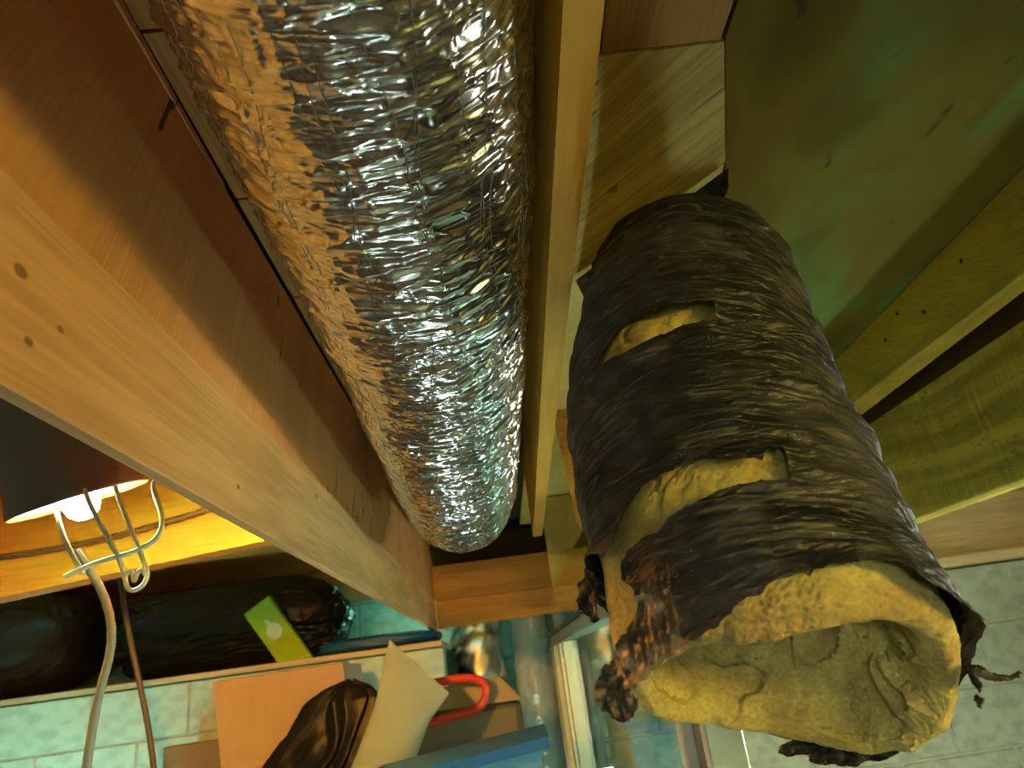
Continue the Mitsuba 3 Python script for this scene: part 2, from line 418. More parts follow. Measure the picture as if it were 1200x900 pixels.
# slim joist, a degree off the duct's direction
b0, b1 = [(0.084, 0.0), (0.113, 0.0), (0.185, 2.52), (0.152, 2.52)], None
add("floor_joist", prism(b0, 0.42, 0.659), "thin_joist", label="slim yellowish joist between the foil duct and the black torn duct", category="joist")
add("corner_cleat", slab8([(-0.303, -0.6, 0.642), (-0.284, -0.6, 0.642), (-0.303, 0.80, 0.650)], [(-0.303, -0.6, 0.6595), (-0.284, -0.6, 0.6595), (-0.303, 0.80, 0.6595)]), "brown_joist",
    label="thin tapering wood strip in the top corner between brown joist and foil duct", category="wood strip")
add("header_board", box(-0.302, 0.288, 3.555, 3.602, 0.352, 0.512, 0.003), "cross_pine", label="upper of two orange boards closing the far end of the foil duct's bay", category="board")
add("header_board", box(-0.299, 0.290, 3.603, 3.645, 0.224, 0.351, 0.003), "cross_pine", label="lower of two orange boards at the far end, touching the end of the pine beam", category="board")
add("blocking_board", slab8([(0.232, 3.0, 0.245), (0.70, 3.0, 0.262), (0.70, 3.57, 0.262), (0.292, 3.57, 0.245)], [(0.232, 3.0, 0.659), (0.70, 3.0, 0.659), (0.70, 3.57, 0.659), (0.292, 3.57, 0.659)]),
    "light_olive", label="big olive wooden block right of the header boards, behind the torn duct", category="block")
add("blocking_board", slab8([(0.238, 1.9, 0.33), (0.55, 1.86, 0.33), (0.55, 1.98, 0.33), (0.25, 1.96, 0.33)], [(0.216, 1.90, 0.663), (0.55, 1.9, 0.663), (0.55, 1.98, 0.663), (0.224, 1.96, 0.663)]),
    "orange_board", label="short orange board between the slim joist and the left edge of the torn duct", category="block")
nl = thing("nailer", "smooth olive wooden strip with nail holes between green speckled plywood and rough girder", "beam")
add("timber", slab8([(0.925, 0.30, 0.538), (1.035, 0.30, 0.538), (1.12, 2.66, 0.538), (1.03, 2.66, 0.538)], [(0.925, 0.30, 0.659), (1.035, 0.30, 0.659), (1.12, 2.66, 0.659), (1.03, 2.66, 0.659)]), "olive_board", parent=nl)
for y, z in [(1.17, 0.612), (1.33, 0.585), (1.42, 0.628), (1.50, 0.600)]:
    x = 0.925 + 0.105 * (y - 0.30) / 2.36
    add("nail_head", lathe([(0.0, 0.0), (0.0045, 0.0), (0.006, 0.003), (0.0, 0.003)], 10, (x - 0.0012, y, z), (1, -0.0445, 0)), "nail_iron", parent=nl)
gd = thing("girder", "big rough-sawn beam at the right edge, lower of the two, with a pale lit underside", "beam")
add("ply_board", box(0.950, 0.985, 0.2, 2.64, 0.192, 0.438, 0.003), "rough_girder", parent=gd)
add("ply_board", box(0.987, 1.022, 0.2, 2.64, 0.194, 0.436, 0.003), "rough_girder", parent=gd)
add("floor_joist", box(1.125, 1.163, 0.2, 2.63, 0.30, 0.659, 0.003), "dark_deck", label="dark board added to block light in the gap above the rough girder", category="joist")  # added board: keeps the side tube out of the gap so it stays dark
add("cross_joist", slab8([(-2.6, 1.69, 0.17), (-0.345, 1.72, 0.375), (-0.345, 1.77, 0.375), (-2.6, 1.77, 0.17)], [(-2.6, 1.69, 0.659), (-0.345, 1.72, 0.659), (-0.345, 1.77, 0.659), (-2.6, 1.77, 0.659)]),
    "cross_pine", label="orange lit wooden beam behind the work lamp with a dark cable along it", category="beam")
add("blocking_board", box(-0.302, 0.290, 3.648, 3.660, 0.355, 0.659, 0.003), "dark_deck", label="dark board added as a light baffle above the header boards", category="board")  # added baffle: stops the crawl space tube from lighting the gap
# sill and rim timbers over the right hand block wall
add("sill_plate", box(0.46, 2.9, 2.64, 2.83, 0.137, 0.175, 0.003), "pale_board", label="sill plate lying on top of the grey block wall at far right", category="board")
add("rim_board", box(0.46, 2.9, 2.76, 2.80, 0.178, 0.40, 0.003), "pale_board", label="tan rim board standing on the sill plate at far right, lower of two", category="board")
add("rim_board", box(0.46, 2.9, 2.74, 2.78, 0.402, 0.659, 0.003), "pale_board", label="tan rim board under the ceiling at far right, upper of two", category="board")
add("rim_board", box(-2.6, -0.35, 4.20, 4.24, 0.47, 0.655, 0.003), "brown_joist", label="dark rim board above the black bags in the crawl space", category="board")

# ------------------------------------------------------------------ the foil duct
R_FOIL = 0.148


def foil_path(s):
    """Centre line of the duct, by length: level and sagging, then an elbow up through the deck."""
    y = np.linspace(-0.35, 1.85, 221)
    z = 0.51 - 0.07 * np.clip((y - 0.3) / 1.3, 0, 1) ** 1.3
    x = -0.062 + 0.008 * np.sin(y * 2.0)
    pts = [np.stack([x, y, z], 1)]
    a = np.linspace(0, math.radians(62), 40)[1:]
    pts.append(np.stack([np.full(39, x[-1]), 1.85 + 0.25 * np.sin(a), 0.44 + 0.25 * (1 - np.cos(a))], 1))
    p = np.concatenate(pts)
    d = np.concatenate([[0], np.cumsum(np.linalg.norm(np.diff(p, axis=0), axis=1))])
    s = s if s is not None else np.array([d[-1]])
    return np.stack([np.interp(s, d, p[:, k]) for k in range(3)], 1), d[-1]


def frames(c):
    t = np.gradient(c, axis=0)
    t /= np.linalg.norm(t, axis=1)[:, None]
    e1 = np.array([1.0, 0, 0]) - t * t[:, :1]
    e1 /= np.linalg.norm(e1, axis=1)[:, None]
    return t, e1, np.cross(t, e1)


def foil_height(s, a):
    """Crumple of the foil skin: s along the duct, a around it, both in metres."""
    z0 = np.zeros_like(s)

    def ridge(fs, fa, seed, skew=0.0):
        n = meshkit.noise(np.stack([(s + skew * a) * fs, a * fa, z0 + seed * 0.37], -1), seed)
        return 1 - np.abs(2 * n - 1)

    w = meshkit.fbm(np.stack([s * 9, a * 5, z0], -1), 3, 3) - 0.5
    m1 = meshkit.noise(np.stack([s * 30, a * 16, z0 + 1.5], -1), 21)
    ring = tri((s + 0.07 * w) / 0.0200)
    low = meshkit.fbm(np.stack([s * 7, a * 7, z0], -1), 2, 41) - 0.5

    def creases(fs, fa, seed, skew, width):
        n = meshkit.noise(np.stack([(s + skew * a + 0.02 * w) * fs, a * fa, z0 + seed * 0.73], -1), seed)
        return np.clip(1 - np.abs(n - 0.5) / width, 0, 1) ** 1.3

    m2 = meshkit.noise(np.stack([s * 22, a * 25, z0 + 9.5], -1), 27)
    m3 = meshkit.noise(np.stack([s * 25, a * 20, z0 + 3.5], -1), 28)
    return (0.0016 * ring * (0.2 + m1) + 0.0022 * ridge(46, 9, 22, 0.10) * (0.3 + m1) + 0.0044 * creases(66, 10, 31, 0.08, 0.15) * (0.25 + m2)
            + 0.0040 * creases(95, 13, 32, -0.16, 0.17) * (0.2 + m3) + 0.0022 * creases(150, 22, 33, 0.04, 0.24) * (0.3 + m1) + 0.0018 * creases(60, 60, 35, 0.5, 0.08)) + 0.012 * low - 0.004


_, LEN = foil_path(None)
s = np.concatenate([np.linspace(0, 0.55, 140, endpoint=False), np.arange(0.55, 1.30, 0.00105), np.arange(1.30, 1.9, 0.0014), np.arange(1.9, LEN, 0.0020)])
K = 300
th = np.arange(K) / K * 2 * np.pi
c, _ = foil_path(s)
t_, e1, e2 = frames(c)
S, TH = np.meshgrid(s, th, indexing="ij")


TT = np.mod(TH + np.pi * 0.5, 2 * np.pi)
H = foil_height(S, R_FOIL * TT)
rad = R_FOIL - 0.006 + H
V = c[:, None] + rad[..., None] * (np.cos(TH)[..., None] * e1[:, None] + np.sin(TH)[..., None] * e2[:, None])
fd = thing("foil_duct", "silver foil flexible duct with wrinkled skin hanging between two joists", "duct")
V2, F2 = V.reshape(-1, 3), grid_faces(len(s), K)
add("skin", (V2, F2[:, ::-1]), "foil", parent=fd, smooth=True)


def skin_point(sv, tv, lift=0.0004):
    c, _ = foil_path(sv)
    # local frames from the dense centre line
    tt = np.stack([np.interp(sv, s, t_[:, k]) for k in range(3)], 1)
    f1 = np.stack([np.interp(sv, s, e1[:, k]) for k in range(3)], 1)
    f2 = np.stack([np.interp(sv, s, e2[:, k]) for k in range(3)], 1)
    h = foil_height(sv, R_FOIL * np.mod(tv + np.pi * 0.5, 2 * np.pi))
    h = 0.45 * h + 0.55 * np.convolve(np.pad(h, 15, mode='edge'), np.ones(31) / 31, 'valid') + 0.0002
    return c + (R_FOIL - 0.006 + h + lift)[:, None] * (np.cos(tv)[:, None] * f1 + np.sin(tv)[:, None] * f2)


for q in range(20):
    a0 = math.radians(12 + q * 8.2 + 2.5 * math.sin(q * 2.3))
    tw = (0.55 if q % 3 == 0 else -0.50 if q % 3 == 1 else 0.08)
    sv = np.linspace(0.5, LEN - 0.05, 620)
    tv = a0 + tw * (sv - 1.2) + 0.02 * np.sin(sv * 30 + q)
    add("reinforcing_thread", tube(skin_point(sv, tv), 0.0004, 4, caps=False), "thread", parent=fd, smooth=True)

# ------------------------------------------------------------------ the old torn duct
PP = np.array([[0.4132, 1.0065, 0.6622], [0.1954, 0.6511, 0.3089], [0.188, 0.5139, -0.0379]])
R_OLD = 0.115
tq = np.linspace(-0.05, 1.12, 1200)[:, None]
CQ = (1 - tq) ** 2 * PP[0] + 2 * tq * (1 - tq) * PP[1] + tq ** 2 * PP[2]
TQ = 2 * (1 - tq) * (PP[1] - PP[0]) + 2 * tq * (PP[2] - PP[1])
TQ /= np.linalg.norm(TQ, axis=1)[:, None]
UQ = np.concatenate([[0], np.cumsum(np.linalg.norm(np.diff(CQ, axis=0), axis=1))])
UQ -= np.interp(0, tq[:, 0], UQ)
E1 = np.array([0, -1.0, 0]) + TQ * TQ[:, 1:2]
E1 /= np.linalg.norm(E1, axis=1)[:, None]
E2 = np.cross(TQ, E1)
CQ = CQ - E1 * (0.190 * np.clip(1 - UQ / 0.37, 0, 1) ** 1.3)[:, None]     # the upper end leans back behind the diagonal board


def old_point(u, a, r):
    """Point of the old duct: u along it from the deck, a (radians) around it, r from its axis."""
    g = lambda A: np.stack([np.interp(u, UQ, A[:, k]) for k in range(3)], -1)
    return g(CQ) + np.asarray(r)[..., None] * (np.cos(a)[..., None] * g(E1) + np.sin(a)[..., None] * g(E2))


def old_radius(u, a):
    t = np.interp(u, UQ, tq[:, 0])
    r = R_OLD * (1 - 0.44 * np.clip(1 - t / 0.36, 0, 1) ** 1.2)
    return r + 0.009 * np.exp(-((u - 0.60) / 0.11) ** 2) * np.clip(np.cos(a - math.radians(95)), 0, 1)


def poly_ua(pts):
    return Polygon([(u, math.radians(a) * R_OLD) for u, a in pts]).buffer(0)


TEAR_BIG = poly_ua([(0.790, 100), (0.7836, 94), (0.8137, 70), (0.798, 54.5), (0.7896, 44), (0.7828, 29.5), (0.7904, 20), (0.8002, 8), (0.7881, 5), (0.7904, 1.5), (0.7995, 0),
                    (0.8137, 1.5), (0.8137, 13.5), (0.8167, 27.5), (0.8242, 44), (0.8265, 58), (0.8376, 63), (0.8502, 58), (0.8642, 57), (0.8723, 63), (0.8767, 73), (0.90, 84), (0.90, 104), (0.85, 108)])
TEAR_SMALL = poly_ua([(0.652, 62), (0.630, 49), (0.627, 33.5), (0.631, 10.5), (0.652, 9.5), (0.663, 29), (0.661, 45)])
JEND_A = np.radians([-180, -166, -158, -148, -138, -120, -100, -80, -60, -45, -36, -30, -20, -8, 2, 13, 26, 31, 40, 47, 57, 66, 77, 86, 110, 140, 165, 180])
JEND_U = np.array([0.868, 0.885, 0.914, 0.926, 0.912, 0.905, 0.905, 0.890, 0.888, 0.893, 0.893, 0.886, 0.874, 0.871, 0.874, 0.878, 0.884, 0.890, 0.893, 0.894, 0.898, 0.900, 0.886, 0.845, 0.800, 0.795, 0.815, 0.868])

od = thing("torn_duct", "old duct in torn black plastic wrap with yellow insulation showing, hanging down at right", "duct")
nu, na = 620, 560
u = np.linspace(-0.035, 0.945, nu)
a = np.linspace(-np.pi, np.pi, na, endpoint=False)
U, A = np.meshgrid(u, a, indexing="ij")
W = A * R_OLD
Z0 = np.zeros_like(U)
cyl = np.stack([U, R_OLD * np.cos(A), R_OLD * np.sin(A)], -1)
pts2 = shapely.points(U.ravel(), W.ravel())


def signed(poly):
    d = shapely.distance(pts2, poly.exterior)
    return np.where(shapely.contains(poly, pts2), d, -d).reshape(U.shape)


rag = (meshkit.fbm(cyl * 75, 4, 51) - 0.5) * 0.011
inside = np.maximum(signed(TEAR_BIG), signed(TEAR_SMALL)) + rag * 0.8
end_d = np.interp(A, JEND_A, JEND_U) + rag * 1.1 - U
hole_f = np.maximum(inside, -end_d)                        # positive where the wrap is gone
cell = 0.0017
gu, gw = np.gradient(hole_f, u[1] - u[0], (a[1] - a[0]) * R_OLD)
gl = np.maximum(gu * gu + gw * gw, 0.05)
near_edge = (hole_f > 0) & (hole_f < cell)
keep = hole_f < cell
U = U - np.where(near_edge, hole_f * gu / gl, 0)           # the edge cells end on the tear itself
A = A - np.where(near_edge, hole_f * gw / gl, 0) / R_OLD
cyl = np.stack([U, R_OLD * np.cos(A), R_OLD * np.sin(A)], -1)
# folds of the wrap: mostly around the duct, slanting, deeper towards the deck


def crease(fu, fw, seed, skew):
    n = meshkit.noise(np.stack([(U + skew * np.sin(A - 0.5) * R_OLD) * fu, np.cos(A) * R_OLD * fw, np.sin(A) * R_OLD * fw], -1), seed)
    return 1 - np.abs(2 * n - 1)


warp = meshkit.fbm(cyl * np.array([14, 9, 9]), 3, 61) - 0.5
sl = U + 0.016 * np.sin(A - 0.6) + 0.035 * warp
fold = tri(sl / 0.041) ** 1.6 * (0.3 + meshkit.noise(cyl * np.array([18, 8, 8]), 63))
crum = meshkit.fbm(cyl * 75, 3, 66)
lowr = meshkit.fbm(cyl * 9, 2, 67) - 0.5
deep = 1 + 1.6 * np.clip((0.5 - U) / 0.3, 0, 1)
edge_dist = np.clip(-hole_f, 0, 1)
curl = 0.003 * np.exp(-edge_dist / 0.006)
tongue = np.clip((U - 0.842) / 0.02, 0, 1) * np.clip((A - math.radians(38)) / 0.15, 0, 1) * np.clip((math.radians(100) - A) / 0.1, 0, 1)
rad = old_radius(U, A) - 0.002 + deep * (0.0034 * fold + 0.0024 * crease(62, 9, 81, 0.16) ** 2) + 0.0026 * crease(120, 16, 82, 0.10) ** 2 + 0.0016 * crease(230, 34, 83, 0.2) + 0.0012 * crum + 0.008 * lowr + curl
lap = (U + 0.045 * np.sin(A - 0.7) + 0.02 * warp) / 0.078
lap = lap - np.floor(lap)
lap = np.where(lap < 0.88, lap / 0.88, (1 - lap) / 0.12)
rad = rad + 0.0032 * lap * (0.6 + 0.8 * meshkit.noise(cyl * 12, 86))       # laps of the wound wrap
rad = rad + tongue * (0.008 * (meshkit.fbm(cyl * np.array([55, 110, 110]), 4, 84) - 0.45) + 0.0014 * tri(A * 19 + 5 * warp))
V = old_point(U, A, rad).reshape(-1, 3)
UV = np.stack([U, A * R_OLD], -1).reshape(-1, 2)
is_tongue = tongue + 0.9 * (meshkit.fbm(cyl * 60, 3, 85) - 0.5) > 0.55
faces = grid_faces(nu, na, keep=keep)
in_tongue = is_tongue.reshape(-1)[faces[:, 0]]
m_, uv_ = compact(V, faces[~in_tongue], UV)
wrap = add("plastic_wrap", m_, "old_plastic", parent=od, smooth=True, uv=uv_, label="torn black plastic wrap")
add("torn_edge", compact(V, faces[in_tongue]), "torn_plastic", parent=wrap, smooth=True, label="crumpled brown torn edge of the wrap")

# the wrap fans out to the edge of the diagonal board where the duct leaves the deck
kf = 150
fa, fb = np.meshgrid(np.linspace(0, 1, kf), np.linspace(0, 1, 46), indexing="ij")
top_edge = np.array([0.424, 0.868, 0.656]) + fa[..., None] * (np.array([0.216, 1.157, 0.655]) - np.array([0.424, 0.868, 0.656]))
ring_a = np.radians(-14 + fa * 122)
low_edge = old_point(0.15 + 0.24 * fa, ring_a, old_radius(0.15 + 0.24 * fa, ring_a) + 0.004)
bl = fb[..., None] ** 1.15
sheet_p = top_edge * (1 - bl) + low_edge * bl
pleat = tri(fb * 3.2 + fa * 1.5 + 1.1 * meshkit.fbm(np.stack([fa * 5, fb * 4, 0 * fa], -1), 3, 93)) + 0.6 * meshkit.fbm(np.stack([fa * 9, fb * 14, 0 * fa], -1), 3, 94)
sheet_p[..., 2] -= 0.014 * pleat * np.sin(np.pi * np.clip(fb, 0.0, 1)) + 0.006 * np.sin(np.pi * fb)
sheet_p[..., 1] -= 0.008 * pleat * np.sin(np.pi * fb)
add("wrap_collar", (sheet_p.reshape(-1, 3), grid_faces(kf, 46, wrap=False)), "old_plastic", parent=wrap, smooth=True, uv=np.stack([fb * 0.16, fa * 0.3], -1).reshape(-1, 2), label="pleated collar of black wrap at the wooden deck")

# insulation: outer face, rounded torn end, hollow inside, all one skin
ka = 420
ia = np.linspace(-np.pi, np.pi, ka, endpoint=False)
uo = np.concatenate([np.linspace(0.02, 0.56, 40), np.linspace(0.565, 0.70, 70), np.linspace(0.702, 0.885, 130)])
prof = [(x, 0.0, 0) for x in uo]                        # (u, inset, zone)
for k in range(1, 26):                                # the torn edge, from outside to inside
    f = k / 26
    prof.append((0.888 + 0.010 * math.sin(math.pi * f), 0.024 * f, 1))
for x in np.linspace(0.885, 0.42, 170):
    prof.append((x, 0.024 + 0.045 * np.clip((0.885 - x) / 0.40, 0, 1), 2))
prof = np.array(prof)
IU, IA = np.meshgrid(prof[:, 0], ia, indexing="ij")
INS, ZONE = prof[:, 1][:, None] + 0 * IA, prof[:, 2][:, None] + 0 * IA
end_shift = np.interp(IA, np.radians([-180, -160, -140, -120, -100, -80, -60, -30, 0, 20, 34, 45, 60, 80, 100, 120, 140, 160, 180]),
                      [-0.008, 0.007, 0.026, 0.036, 0.030, 0.010, 0.000, -0.003, -0.003, 0.0, -0.004, -0.012, -0.014, -0.014, -0.018, -0.020, -0.015, -0.014, -0.008])
near = np.clip((IU - 0.70) / 0.185, 0, 1) ** 2
IU2 = IU + near * end_shift
cy = np.stack([IU2, (R_OLD - INS) * np.cos(IA), (R_OLD - INS) * np.sin(IA)], -1)
lump = meshkit.fbm(cy * 26, 4, 71) - 0.5
lump2 = meshkit.fbm(cy * 95, 3, 72) - 0.5
cell = meshkit.noise(cy * 34, 73)
creased = np.abs(meshkit.fbm(cy * 17, 2, 75) - 0.5)
rr = old_radius(IU2, IA) - 0.006 - INS
amp = np.where(ZONE == 2, 1.0, 0.30)
lump_big = meshkit.fbm(cy * 15, 2, 77) - 0.5
rr = rr + amp * (0.016 * lump + np.where(ZONE == 2, 0.019, 0.008) * lump_big - 0.007 * np.clip(0.022 - creased, 0, 1) / 0.022) + 0.0035 * lump2 + 0.002 * cell
IU3 = IU2 + np.where(ZONE == 1, 1, 0.0) * (0.010 * lump + 0.004 * lump2)
V = old_point(IU3, IA, rr)
iv, if_ = V.reshape(-1, 3), grid_faces(len(prof), ka)
cap = len(iv)
iv = np.vstack([iv, V[-1].mean(0)])
j = np.arange(ka)
if_ = np.vstack([if_, np.stack([(len(prof) - 1) * ka + j, (len(prof) - 1) * ka + (j + 1) % ka, np.full(ka, cap)], 1)])
add("insulation", (iv, if_), "glass_wool", parent=od, smooth=True, label="yellow glass wool insulation, hollow at the open end")


def crumpled_flap(center, n, up, w, h, seed, bend=0.6):
    """A crumpled scrap of wrap: a ragged disc with folds, edges and a little thickness."""
    n, up = np.asarray(n, float), np.asarray(up, float)
    n /= np.linalg.norm(n)
    up = up - n * (up @ n)
    up /= np.linalg.norm(up)
    side = np.cross(up, n)
    nr, nk = 26, 72
    r = np.linspace(0.02, 1, nr)
    k = np.arange(nk) / nk * 2 * np.pi
    Rr, Kk = np.meshgrid(r, k, indexing="ij")
    q = np.stack([Rr * np.cos(Kk), Rr * np.sin(Kk), np.full_like(Rr, seed)], -1)
    out = 0.75 + 0.38 * meshkit.fbm(np.stack([np.cos(Kk) * 2.5, np.sin(Kk) * 2.5, np.full_like(Kk, seed)], -1), 3, seed) + 0.12 * (meshkit.noise(np.stack([np.cos(Kk) * 11, np.sin(Kk) * 11, np.full_like(Kk, seed)], -1), seed + 3) - 0.5)
    x, y = Rr * np.cos(Kk) * out * w, Rr * np.sin(Kk) * out * h
    dz = (meshkit.fbm(q * 2.2, 4, seed + 1) - 0.5) * 0.75 * min(w, h) + bend * w * (Rr * np.cos(Kk)) ** 2 * 0.5 + 0.12 * min(w, h) * (tri(q[..., 0] * 2.3 + 0.6 * q[..., 1]) - 0.5) * Rr
    P = np.asarray(center) + x[..., None] * side + y[..., None] * up + dz[..., None] * n
    back = P - n * 0.0009
    v = np.vstack([P.reshape(-1, 3), back.reshape(-1, 3)])
    f = grid_faces(nr, nk)
    e = (nr - 1) * nk + np.arange(nk)
    e2_ = (nr - 1) * nk + (np.arange(nk) + 1) % nk
    off = nr * nk
    f = np.vstack([f, f[:, ::-1] + off, np.stack([e, e + off, e2_ + off], 1), np.stack([e, e2_ + off, e2_], 1)])
    return (v, f)


def one(u, adeg, r):
    return old_point(np.array([u]), np.radians([adeg]), np.array([r]))[0]


axis_dir = one(0.86, 0, 0) - one(0.84, 0, 0)
left_n = one(0.83, 60, 1) - one(0.83, 60, 0)
add("torn_flap", crumpled_flap(one(0.812, 97, 0.122), left_n, -axis_dir, 0.013, 0.022, 5, 0.5), "charred_plastic", parent=wrap, smooth=40, label="curled dark scrap of wrap")
add("torn_flap", crumpled_flap(one(0.893, 76, 0.121), one(0.9, 40, 1) - one(0.9, 40, 0), -axis_dir, 0.017, 0.020, 9, 0.5), "torn_plastic", parent=wrap, smooth=40, label="round crumpled scrap of wrap hanging from the lower left rim")
# rags of wrap along the far lower rim, and a loose tail at the right
for i, (uu, ad, w, h) in enumerate([(0.905, -164, 0.017, 0.006), (0.914, -153, 0.019, 0.008), (0.921, -143, 0.015, 0.006), (0.926, -134, 0.012, 0.004), (0.912, -74, 0.007, 0.009), (0.924, -80, 0.005, 0.004)]):
    nn = one(uu, ad, 1) - one(uu, ad, 0)
    add("torn_flap", crumpled_flap(one(uu, ad, 0.108), nn, axis_dir, w, h, 20 + i, 0.4), "charred_plastic", parent=wrap, smooth=40)
pt = one(0.908, -70, 0.108)
tail = smooth_path([pt, pt + [0.012, 0.004, -0.006], pt + [0.024, 0.006, -0.009], pt + [0.036, 0.008, -0.007]], 60)
tail = tail + 0.0011 * (meshkit.noise(np.stack([np.arange(60) * 0.7, np.zeros(60), np.zeros(60)], 1), 5)[:, None] - 0.5) * np.array([1, 1, 2.0])
add("loose_tail", tube(tail, np.linspace(0.0034, 0.0007, 60) * (0.7 + 0.6 * meshkit.noise(np.stack([np.arange(60) * 0.9, np.zeros(60), np.zeros(60)], 1), 6)), 7), "charred_plastic", parent=wrap, smooth=True)

# ------------------------------------------------------------------ the work lamp
lamp = thing("work_lamp", "lit work lamp with dark hood and wire guard, left of the pine beam", "lamp")
MOUTH = np.array([-0.684, 1.20, 0.358])
AX = np.array([-0.21, -0.30, 0.93])
AX /= np.linalg.norm(AX)
hood = add("hood", lathe([(0.096, 0.006), (0.107, 0.0), (0.109, 0.004), (0.104, 0.03), (0.098, 0.12), (0.094, 0.20), (0.06, 0.235), (0.02, 0.245)], 64, MOUTH, AX), "hood_enamel", parent=lamp, smooth=40)
add("reflector", lathe([(0.1055, 0.0015), (0.100, 0.012), (0.090, 0.10), (0.06, 0.16), (0.02, 0.17)], 64, MOUTH, AX), "hood_inside", parent=hood, smooth=40)
sock = add("socket", lathe([(0.0, 0.075), (0.02, 0.075), (0.022, 0.16), (0.0, 0.165)], 24, MOUTH, AX), "socket_black", parent=lamp, smooth=40)
bulb = add("bulb", lathe([(0.0, -0.012), (0.012, -0.010), (0.024, 0.0), (0.030, 0.018), (0.026, 0.04), (0.016, 0.062), (0.014, 0.075), (0.0, 0.076)], 32, MOUTH - 0.022 * AX, AX), "lamp_body", parent=sock, smooth=True)
scene[bulb]["emitter"] = {"type": "area", "radiance": rgb(*BULB)}
wires = [
    [(-0.690, 1.14, 0.345), (-0.660, 1.12, 0.284), (-0.623, 1.12, 0.219)],
    [(-0.628, 1.11, 0.350), (-0.600, 1.11, 0.292), (-0.573, 1.115, 0.241), (-0.556, 1.115, 0.198), (-0.550, 1.112, 0.186), (-0.540, 1.11, 0.182), (-0.530, 1.11, 0.186), (-0.524, 1.113, 0.198), (-0.532, 1.118, 0.225), (-0.543, 1.12, 0.250), (-0.566, 1.12, 0.300), (-0.588, 1.125, 0.352)],
    [(-0.556, 1.11, 0.200), (-0.543, 1.108, 0.206), (-0.540, 1.108, 0.196), (-0.536, 1.108, 0.206), (-0.524, 1.11, 0.203)],
]
guard = add("wire_guard", tube(smooth_path([(-0.648, 1.115, 0.217), (-0.640, 1.115, 0.220), (-0.583, 1.115, 0.236), (-0.530, 1.12, 0.250), (-0.514, 1.125, 0.268), (-0.514, 1.13, 0.292), (-0.528, 1.14, 0.325), (-0.545, 1.17, 0.372)], 60), 0.0042, 8), "zinc_wire", parent=lamp, smooth=40)
for w in wires:
    add("guard_wire", tube(smooth_path(w, 60), 0.0036, 8), "zinc_wire", parent=guard, smooth=40)
add("power_cord", tube(smooth_path([(-0.655, 1.15, 0.262), (-0.637, 1.17, 0.226), (-0.610, 1.18, 0.161), (-0.604, 1.18, 0.109), (-0.613, 1.18, 0.061), (-0.625, 1.18, -0.04), (-0.64, 1.18, -0.6), (-0.68, 1.2, FLOOR + 0.005)], 90), 0.0065, 10), "grey_cord", parent=lamp, smooth=True)
add("hanging_cord", tube(smooth_path([(-1.21, 2.3, 0.655), (-1.16, 2.3, 0.40), (-1.13, 2.3, 0.268), (-1.085, 2.3, 0.105), (-1.03, 2.3, -0.129), (-1.0, 2.3, -0.40), (-0.985, 2.29, TABLE + 0.009)], 80), 0.0085, 10), "dark_cord", smooth=True,
    label="thin dark cord hanging behind the work lamp in front of the black bags", category="cord")
add("cable", tube(smooth_path([(-2.5, 1.675, 0.36), (-1.6, 1.68, 0.385), (-1.14, 1.686, 0.392), (-0.9, 1.690, 0.405), (-0.65, 1.694, 0.448), (-0.45, 1.698, 0.475)], 60), 0.007, 8), "dark_cord", smooth=True,
    label="dark electric cable running along the orange beam behind the work lamp", category="cable")
add("hook_strap", tube(smooth_path([(-0.78, 1.25, 0.575), (-0.86, 1.20, 0.552), (-0.95, 1.15, 0.530), (-1.1, 1.1, 0.52)], 30), 0.006, 8), "grey_cord", parent=lamp, smooth=True)

# ------------------------------------------------------------------ bags and boxes on the ledge
LEDGE = 0.15


def bag(lo, hi, seed, crumple=0.16, k=(200, 120), square=2.6):
    """A soft film-wrapped bundle, flat below, with folds."""
    lo, hi = np.asarray(lo, float), np.asarray(hi, float)
    n, m = k[1], k[0]
    la, lo_ = np.meshgrid(np.linspace(-np.pi / 2, np.pi / 2, n), np.arange(m) / m * 2 * np.pi, indexing="ij")
    pw = lambda x: np.sign(x) * np.abs(x) ** (2 / square)
    d = np.stack([pw(np.cos(la)) * pw(np.cos(lo_)), pw(np.cos(la)) * pw(np.sin(lo_)), pw(np.sin(la))], -1)
    f1 = meshkit.fbm(d * 1.8, 3, seed) - 0.5
    f2 = tri(meshkit.fbm(d * 2.4 + 5, 2, seed + 2) * 6) - 0.5
    f3 = tri(meshkit.fbm(d * 4.5 + 9, 2, seed + 3) * 7) - 0.5
    d = d * (1 + crumple * (f1 + 0.16 * f2 + 0.03 * f3))[..., None]
    p = (lo + hi) / 2 + d * (hi - lo) / 2
    p[..., 2] = np.maximum(p[..., 2], lo[2])
    return (p.reshape(-1, 3), grid_faces(n, m))


add("black_bag", bag((-1.82, 3.33, LEDGE + 0.002), (-0.72, 3.9, 0.55), 81, 0.22, (220, 130), 3.2), "black_film", smooth=True, label="glossy black plastic bag lying on the ledge left of the green box", category="bag")
add("black_bag", bag((-3.2, 3.24, LEDGE + 0.002), (-1.90, 3.9, 0.64), 85, 0.12, (200, 120), 3.6), "brown_film", smooth=True, label="dull brownish black wrapped bundle on the ledge under the work lamp", category="bag")
gb = thing("green_box", "lime green carton leaning against the black bag on the ledge", "box")
GC = np.array([-0.955, 3.265, 0.262])
GA = -31.0


def tilt(m):
    m = rot(m, 12, [1, 0, 0], [0, 0, 0])
    m = rot(m, -GA * -1, [0, 1, 0], [0, 0, 0])
    m.apply_translation(GC)
    return m


